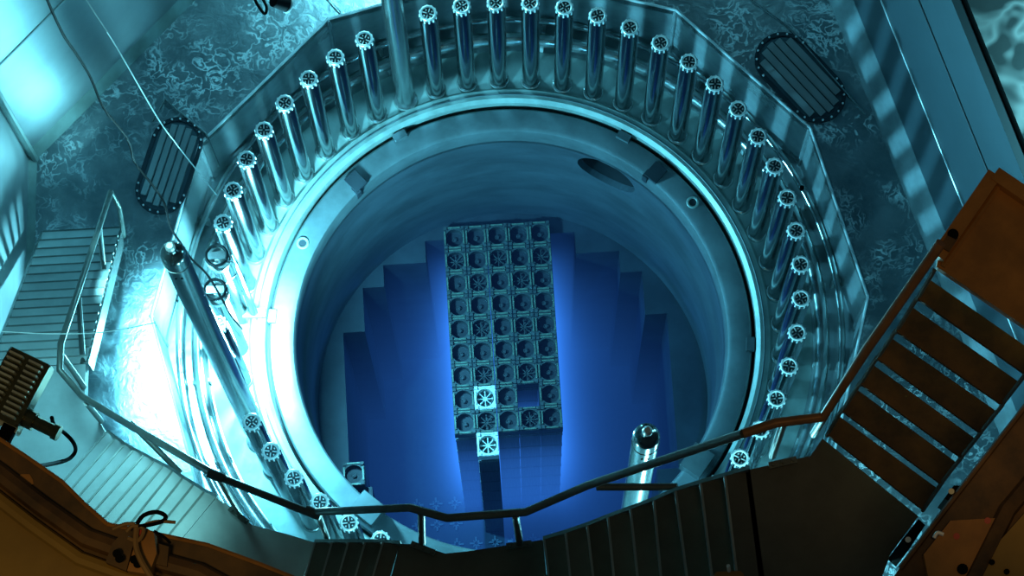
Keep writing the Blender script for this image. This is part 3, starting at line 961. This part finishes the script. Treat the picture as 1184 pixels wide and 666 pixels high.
# ------------------------------------------------------------------ handrail
t = empty('handrail', P(70, 428, z1), label='long bent tubular handrail following the stair round the pool', cat='handrail')
inv = -Vector(t.location)
def rail(name, pts, r, m):
    bm = bmesh.new(); tube(bm, [P(x, y, z) for x, y, z in pts], r, 10); bmesh.ops.translate(bm, verts=bm.verts, vec=inv)
    return fin(bm, name, m, t, True, ang=50)
hr = .8
rail('rail', [(128, 222, ZF + .9), (70, 398, z1 + hr), (69, 428, z1 + hr), (96, 459, z1 + hr), (150, 492, z1 + 1.1), (252, 551, z2 + hr), (366, 596, z2 + hr)], .024, M['rail'])
rail('rail', [(366, 592, z2 + hr), (474, 587, z3 + hr), (517, 599, z3 + hr), (608, 592, z3 + hr), (680, 561, z3 + 1.2), (860, 501, z4 + .75)], .024, M['rail'])
rail('rail', [(860, 501, z4 + .75), (897, 489, z4 + hr), (952, 482, z4 + hr), (1002, 404, z4 + 1.4), (1088, 281, z5 + .5)], .025, M['warmrail'])
for a, b in (((128, 222, ZF + .9), (138, 240, ZF + .7)), ((138, 240, ZF + .7), (143, 273, ZF + .1)), ((115, 262, 2.3), (123, 342, 1.9)), ((91, 345, 3.9), (96, 420, z1)),
             ((71, 410, z1 + hr), (97, 447, z1)), ((100, 466, z1 + .8), (117, 487, z1)), ((150, 488, z1 + 1), (209, 547, z1 + .9)), ((252, 551, z2 + hr), (276, 592, z2)),
             ((367, 592, z2 + hr), (378, 622, z2)), ((487, 593, z3 + hr), (488, 628, z3)), ((596, 596, z3 + hr), (601, 629, z3)), ((690, 563, z3 + 1.1), (783, 563, z3 + 1.2)),
             ((906, 489, z4 + hr), (893, 527, z4)), ((954, 480, z4 + hr), (941, 502, z4))):
    rail('post', [a, b], .021, M['rail'])
for x, y, z in ((250, 550, z2 + hr), (362, 593, z2 + hr)):
    p = P(x, y, z); bm = bmesh.new(); d_ = (P(366, 596, z2 + hr) - P(252, 551, z2 + hr)).normalized(); cyl(bm, p - d_ * .05, p + d_ * .05, .031, n=10)
    bmesh.ops.translate(bm, verts=bm.verts, vec=inv); fin(bm, 'coupling', M['rail'], t, True)
for x, y, z, an in ((276, 596, z2, -.7), (378, 628, z2, 0), (600, 630, z3, .1), (489, 634, z3, -.4), (905, 535, z4, .2)):
    p = P(x, y, z + .02); bm = bmesh.new(); rt = Matrix.Rotation(an, 3, 'Z'); box(bm, p, (.15, .035, .02), rt)
    for s in (-1, 0, 1): cyl(bm, p + rt @ Vector((s * .055, 0, .01)), p + rt @ Vector((s * .055, 0, .035)), .011, n=6)
    bmesh.ops.translate(bm, verts=bm.verts, vec=inv); fin(bm, 'foot_plate', M['rail'], t)

# ------------------------------------------------------------------ foreground: bridge deck and brackets
ZB = 12.6
t = empty('bridge_deck', P(0, 640, ZB), label='dim ochre bridge deck filling the lower-left corner', cat='deck')
bm = bmesh.new(); prism(bm, [P(x, y, ZB) for x, y in ((-60, 545), (0, 583), (52, 618), (105, 645), (185, 668), (260, 720), (-60, 720))], ZB - .08, ZB)
bmesh.ops.translate(bm, verts=bm.verts, vec=-Vector(t.location)); fin(bm, 'deck_plate', M['ochre'], t)
t = empty('bridge_beam', P(70, 590, ZB), label='dark rusty painted beam with pale scuffs along the lower-left walkway edge', cat='beam')
inv = -Vector(t.location)
def slab(par, name, px, z0, z1_, m, inv=inv):
    bm = bmesh.new(); prism(bm, [P(x, y, z1_) for x, y in px], z0, z1_); bmesh.ops.translate(bm, verts=bm.verts, vec=inv)
    return fin(bm, name, m, par)
EDGE = [(-40, 482), (0, 508), (35, 531), (72, 557), (98, 583), (124, 606), (180, 617), (240, 630), (300, 652), (360, 676)]
LOW = [(360, 760), (230, 694), (180, 672), (105, 648), (50, 620), (0, 585), (-40, 560)]
slab(t, 'beam_web', EDGE + LOW, ZB - .25, ZB + .02, M['rust'])
for a, b in zip(EDGE, EDGE[1:]):
    bm = bmesh.new(); cyl(bm, P(*a, ZB + .02), P(*b, ZB + .02), .009, n=6); bmesh.ops.translate(bm, verts=bm.verts, vec=inv)
    fin(bm, 'edge_strip', M['orange'], t)
RID = [(-40, 520), (0, 548), (45, 583), (100, 622), (150, 640), (230, 662), (300, 700)]
bm = bmesh.new(); tube(bm, [P(x, y, ZB + .05) for x, y in RID], .04, 8); bmesh.ops.translate(bm, verts=bm.verts, vec=inv); fin(bm, 'ridge', M['rust'], t, True)
RID = [(x - 8, y + 24) for x, y in RID]
bm = bmesh.new(); tube(bm, [P(x, y, ZB + .04) for x, y in RID], .03, 8); bmesh.ops.translate(bm, verts=bm.verts, vec=inv); fin(bm, 'ridge', M['ochre'], t, True)
for c, rr in (((29, 555), 9), ((66, 592), 8)):
    slab(t, 'scuff_patch', [(c[0] + rr * (1 + .2 * math.sin(3 * q)) * math.cos(q), c[1] + rr * (1 + .25 * math.cos(2 * q)) * math.sin(q)) for q in [2 * PI * k / 14 for k in range(14)]], ZB + .02, ZB + .024, M['orange'])

zb = ZB + .12
t = empty('cable_bracket', P(160, 630, zb), label='brown bracket with holes and tied cable loops on the lower-left beam', cat='bracket')
inv = -Vector(t.location)
slab(t, 'side_plate', [(122, 650), (130, 628), (150, 607), (158, 606), (155, 625), (146, 660)], ZB, zb, M['rust'], inv)
slab(t, 'side_plate', [(147, 660), (158, 622), (163, 606), (178, 616), (181, 640), (172, 664)], ZB, zb + .03, M['orange'], inv)
slab(t, 'side_plate', [(182, 628), (195, 632), (193, 655), (180, 652)], ZB, zb - .02, M['rust'], inv)
for x, y in ((135, 640), (138, 646), (155, 647), (159, 652)):
    bm = bmesh.new(); cyl(bm, P(x, y, zb + .03), P(x, y, zb + .045), .017, n=12); bmesh.ops.translate(bm, verts=bm.verts, vec=inv); fin(bm, 'bolt_hole', M['black'], t)
bm = bmesh.new(); box(bm, P(162.5, 615, zb + .05), (.03, .03, .02)); bmesh.ops.translate(bm, verts=bm.verts, vec=inv); fin(bm, 'red_tag', M['red'], t)
for pts, r_, mm, nm in (([(158, 606), (166, 596), (180, 592), (191, 596), (189, 602), (176, 606), (160, 609)], .009, 'black', 'cable_loop'),
                        ([(160, 610), (180, 603), (203, 604)], .007, 'tan', 'cable_tie'), ([(178, 614), (190, 621), (197, 628)], .006, 'black', 'cable_tie'),
                        ([(146, 615), (154, 608), (166, 612), (160, 625), (148, 622)], .008, 'tan', 'cable_loop'),
                        ([(158, 610), (157, 630), (163, 648), (175, 668)], .012, 'tan', 'cable'), ([(130, 612), (145, 606), (156, 606)], .008, 'tan', 'cable_tie')):
    bm = bmesh.new(); tube(bm, curve_pts([P(x, y, zb + .07) for x, y in pts]), r_, 7); bmesh.ops.translate(bm, verts=bm.verts, vec=inv); fin(bm, nm, M[mm], t, True)

t = empty('side_beam', P(1184, 560, ZB), label='dark brown bridge beam along the lower-right corner', cat='beam')
inv = -Vector(t.location)
slab(t, 'beam_web', [(1240, 400), (1184, 470), (1146, 517), (1100, 578), (1041, 655), (1000, 720), (1240, 720)], ZB - .25, ZB, M['rust'], inv)
bm = bmesh.new(); tube(bm, [P(x, y, ZB + .01) for x, y in ((1240, 402), (1184, 472), (1100, 580), (1041, 657))], .012, 6); bmesh.ops.translate(bm, verts=bm.verts, vec=inv); fin(bm, 'edge_strip', M['rust'], t)
bm = bmesh.new(); tube(bm, [P(x, y, ZB + .05) for x, y in ((1240, 500), (1165, 590), (1140, 640), (1110, 700))], .035, 8); bmesh.ops.translate(bm, verts=bm.verts, vec=inv); fin(bm, 'ridge', M['rust'], t, True)
slab(t, 'flange_strip', [(1240, 530), (1184, 594), (1118, 668), (1090, 700), (1240, 700)], ZB, ZB + .07, M['ochre'], inv)
for x, y in ((1147, 650), (1164, 661)):
    bm = bmesh.new(); cyl(bm, P(x, y, ZB + .07), P(x, y, ZB + .085), .012, n=10); bmesh.ops.translate(bm, verts=bm.verts, vec=inv); fin(bm, 'bolt', M['black'], t)
t = empty('corner_gusset', P(1110, 630, ZB + .05), label='orange angled gusset plate with red dots on the lower-right beam', cat='plate')
inv = -Vector(t.location)
slab(t, 'plate_body', [(1068, 641), (1099, 602), (1152, 599), (1164, 608), (1127, 658), (1110, 690), (1078, 690)], ZB + .01, ZB + .06, M['orange'], inv)
for x, y in ((1142, 602), (1106, 620)):
    bm = bmesh.new(); cyl(bm, P(x, y, ZB + .06), P(x, y, ZB + .064), .013, n=10); bmesh.ops.translate(bm, verts=bm.verts, vec=inv); fin(bm, 'red_dot', M['red'], t)
bm = bmesh.new(); tube(bm, curve_pts([P(x, y, ZB + .08) for x, y in ((1080, 622), (1084, 616), (1091, 618))]), .008, 6); bmesh.ops.translate(bm, verts=bm.verts, vec=inv); fin(bm, 'wire_hook', M['cap'], t)
bm = bmesh.new(); cyl(bm, P(1113, 658, ZB + .06), P(1113, 658, ZB + .075), .022, n=12); bmesh.ops.translate(bm, verts=bm.verts, vec=inv); fin(bm, 'bolt', M['black'], t)
zc = z4 + .5
t = empty('stringer_clamp', P(1050, 628, zc), label='black clamp on the blue strip right of the large dark landing, nearer the bottom', cat='clamp')
inv = -Vector(t.location)
slab(t, 'clamp_body', [(1042, 625), (1062, 600), (1070, 607), (1052, 634)], zc - .56, zc, M['black'], inv)
bm = bmesh.new(); cyl(bm, P(1050, 624, zc), P(1050, 624, zc + .03), .015, n=10); bmesh.ops.translate(bm, verts=bm.verts, vec=inv); fin(bm, 'clamp_bolt', M['cap'], t)
zc = ZB - .02
t = empty('stringer_clamp', P(1102, 565, zc), label='black clamp on the blue strip beside the lowest open treads, farther from the bottom', cat='clamp')
inv = -Vector(t.location)
slab(t, 'clamp_body', [(1092, 576), (1103, 561), (1118, 562), (1102, 584)], zc - .2, zc, M['black'], inv)
bm = bmesh.new(); cyl(bm, P(1100, 568, zc), P(1100, 568, zc + .03), .012, n=10); bmesh.ops.translate(bm, verts=bm.verts, vec=inv); fin(bm, 'clamp_bolt', M['rail'], t)
t = empty('orange_cap', P(840, 664, z4 + .3), label='small orange-brown box on the bottom edge before the front treads', cat='box')
inv = -Vector(t.location)
slab(t, 'cap_body', [(826, 664), (829, 661), (856, 660), (860, 664), (860, 690), (826, 690)], z4 + .2, z4 + .3, M['orange'], inv)
bm = bmesh.new(); tube(bm, [P(843, 660, z4 + .3), P(842, 654, z4 + .35)], .01, 6); bmesh.ops.translate(bm, verts=bm.verts, vec=inv); fin(bm, 'pin', M['cap'], t)

# ------------------------------------------------------------------ finned floodlight at the left
zl = 9.6
def flood():
    c = P(20, 452, zl)
    e1 = (P(55.4, 442, zl) - P(9.5, 420, zl)); W_ = e1.length; e1.normalize()
    e2 = (P(36, 484, zl) - P(55.4, 442, zl)); e2 = (e2 - e1 * e2.dot(e1)); H_ = 0.36; e2.normalize()
    t = empty('floodlight', c, label='brass-coloured finned floodlight over the left landing', cat='lamp')
    R3 = Matrix((e1, e2, e1.cross(e2))).transposed()
    o3 = R3.to_quaternion().to_euler()
    def pt(name, bm, m, sm=False):
        o = fin(bm, name, m, t, sm); o.rotation_euler = o3; return o
    bm = bmesh.new(); box(bm, (0, 0, -.04), (W_, H_, .12)); bmesh.ops.bevel(bm, geom=bm.edges[:], offset=.012, segments=2); pt('housing', bm, M['brass'])
    # fins: two columns
    for col in (-1, 1):
        for k in range(11):
            bm = bmesh.new(); box(bm, (col * W_ * .24, (k - 5) * H_ * .082, .045 if R3.col[2].z > 0 else -.12), (W_ * .33, .011, .07)); pt('fin', bm, M['fin'])
    s = 1 if R3.col[2].z > 0 else -1
    bm = bmesh.new(); box(bm, (0, H_ * .53, -.03), (W_ * 1.02, .03, .10)); pt('front_frame', bm, M['fin'])
    bm = bmesh.new(); cyl(bm, (W_ * .5, H_ * .30, -.03), (W_ * .5 + .05, H_ * .30, -.03), .05, n=14); cyl(bm, (W_ * .5 + .05, H_ * .30, -.03), (W_ * .5 + .16, H_ * .30, -.03), .034, n=14)
    cyl(bm, (W_ * .5 + .16, H_ * .30, -.03), (W_ * .5 + .19, H_ * .30, -.03), .042, n=14); pt('cable_gland', bm, M['brass'], False)
    bm = bmesh.new(); box(bm, (-W_ * .3, H_ * .68, -.10), (.05, .16, .05)); box(bm, (-W_ * .42, H_ * .86, -.14), (.14, .05, .05)); box(bm, (W_ * .32, H_ * .62, -.06), (.07, .08, .05)); pt('mounting_bracket', bm, M['black'])
flood()
bm = bmesh.new(); tube(bm, curve_pts([P(x, y, z) for x, y, z in ((60, 483, zl - .1), (63, 492, zl - .3), (75, 501, zl - .5), (85, 512, zl - .5), (87, 522, zl - .4), (79, 531, zl - .3), (62, 536, zl + .2), (44, 539, zl + .8))]), .011, 8)
tag(fin(bm, 'floodlight_cable', M['black'], smooth=True), label='short black cable curling from the finned floodlight to the beam', cat='cable')

# hanging cable and cords
CB = [(52, -6, 8.0), (72, 38, 7.2), (88, 62, 6.6), (105, 90, 6.0), (120, 125, 5.4), (147, 160, 4.6), (156, 188, 4.0), (177, 215, 3.5), (190, 235, 3.2), (197, 262, 3.0), (211, 284, 2.8), (222, 300, 2.6), (240, 318, 2.4), (258, 348, 2.2), (268, 366, 2.0), (280, 380, 1.6)]
bm = bmesh.new(); tube(bm, curve_pts([P(x, y, z) for x, y, z in CB], 4), .009, 7)
tag(fin(bm, 'lamp_cable', M['black'], smooth=True), label='long wavy black cable hanging from the top left down to the glare', cat='cable')
bm = bmesh.new(); tube(bm, curve_pts([P(x, y, z) for x, y, z in ((96, -6, 7.5), (135, 55, 6.5), (182, 136, 4.0), (205, 168, 3), (250, 225, 2.2))], 4), .005, 6)
tag(fin(bm, 'rope', M['cord'], smooth=True), label='thin pale straight rope crossing the left oval hatch', cat='rope')
bm = bmesh.new(); tube(bm, curve_pts([P(x, y, z) for x, y, z in ((-6, 383, 5.6), (60, 386, 5.2), (120, 384, 5.0), (180, 373, 4.6))], 4), .004, 6)
tag(fin(bm, 'rope', M['cord'], smooth=True), label='thin pale line strung across the left flight of stairs', cat='rope')

# instrument stand with the glaring lamp
t = empty('lamp_stand', P(292, 372, 0.1), label='slim upright lamp stand with spiked foot standing in the white glare', cat='lamp stand')
inv = -Vector(t.location)
def part(name, bm, m, sm=False):
    bmesh.ops.translate(bm, verts=bm.verts, vec=inv); return fin(bm, name, m, t, sm)
zt_ = 2.0
base = P(294, 362, 0.25); topp = Vector((base.x, base.y, 2.1))
bm = bmesh.new(); cyl(bm, base, base + Vector((0, 0, 1.6)), .035, .022, n=12); cyl(bm, base + Vector((0, 0, 1.6)), base + Vector((0, 0, 1.85)), .015, .006, n=10); part('mast', bm, M['stud'], True)
bm = bmesh.new(); box(bm, base, (.2, .08, .05)); cyl(bm, base - Vector((.07, .02, 0)), base - Vector((.07, .05, .2)), .02, .004, n=8); cyl(bm, base + Vector((.09, .0, .0)), base + Vector((.09, 0, -.12)), .012, n=8); part('foot', bm, M['pipe'])
for i in (-12, -13):
    a = ang(i); c = Vector((RS * math.cos(a), RS * math.sin(a), HS - .06)); bm = bmesh.new()
    cyl(bm, c, Vector((base.x, base.y, HS - .06 - (.3 if i == -13 else 0))), .006, n=6); part('tie_rod', bm, M['stud'])

# dark hanging lamp at the top edge
t = empty('hanging_lamp', P(312, 2, 3.0), label='dark hanging lamp with a bail at the top edge left of the studs', cat='lamp')
inv = -Vector(t.location)
bm = bmesh.new(); cyl(bm, P(316, 1, 3.0), P(332, 5, 2.9), .05, .06, n=14); part('housing', bm, M['black'], True)
bm = bmesh.new(); torus(bm, .062, .01, 0, 16, 6); bmesh.ops.transform(bm, matrix=Matrix.Translation(P(332, 5, 2.9)) @ (P(332, 5, 2.9) - P(316, 1, 3.0)).to_track_quat('Z', 'Y').to_matrix().to_4x4(), verts=bm.verts); part('lens_ring', bm, M['cap'], True)
bm = bmesh.new(); tube(bm, curve_pts([P(x, y, 3.0) for x, y in ((292, -8), (297, 4), (306, 16), (308, 8), (302, -4))]), .012, 7); part('bail', bm, M['black'], True)
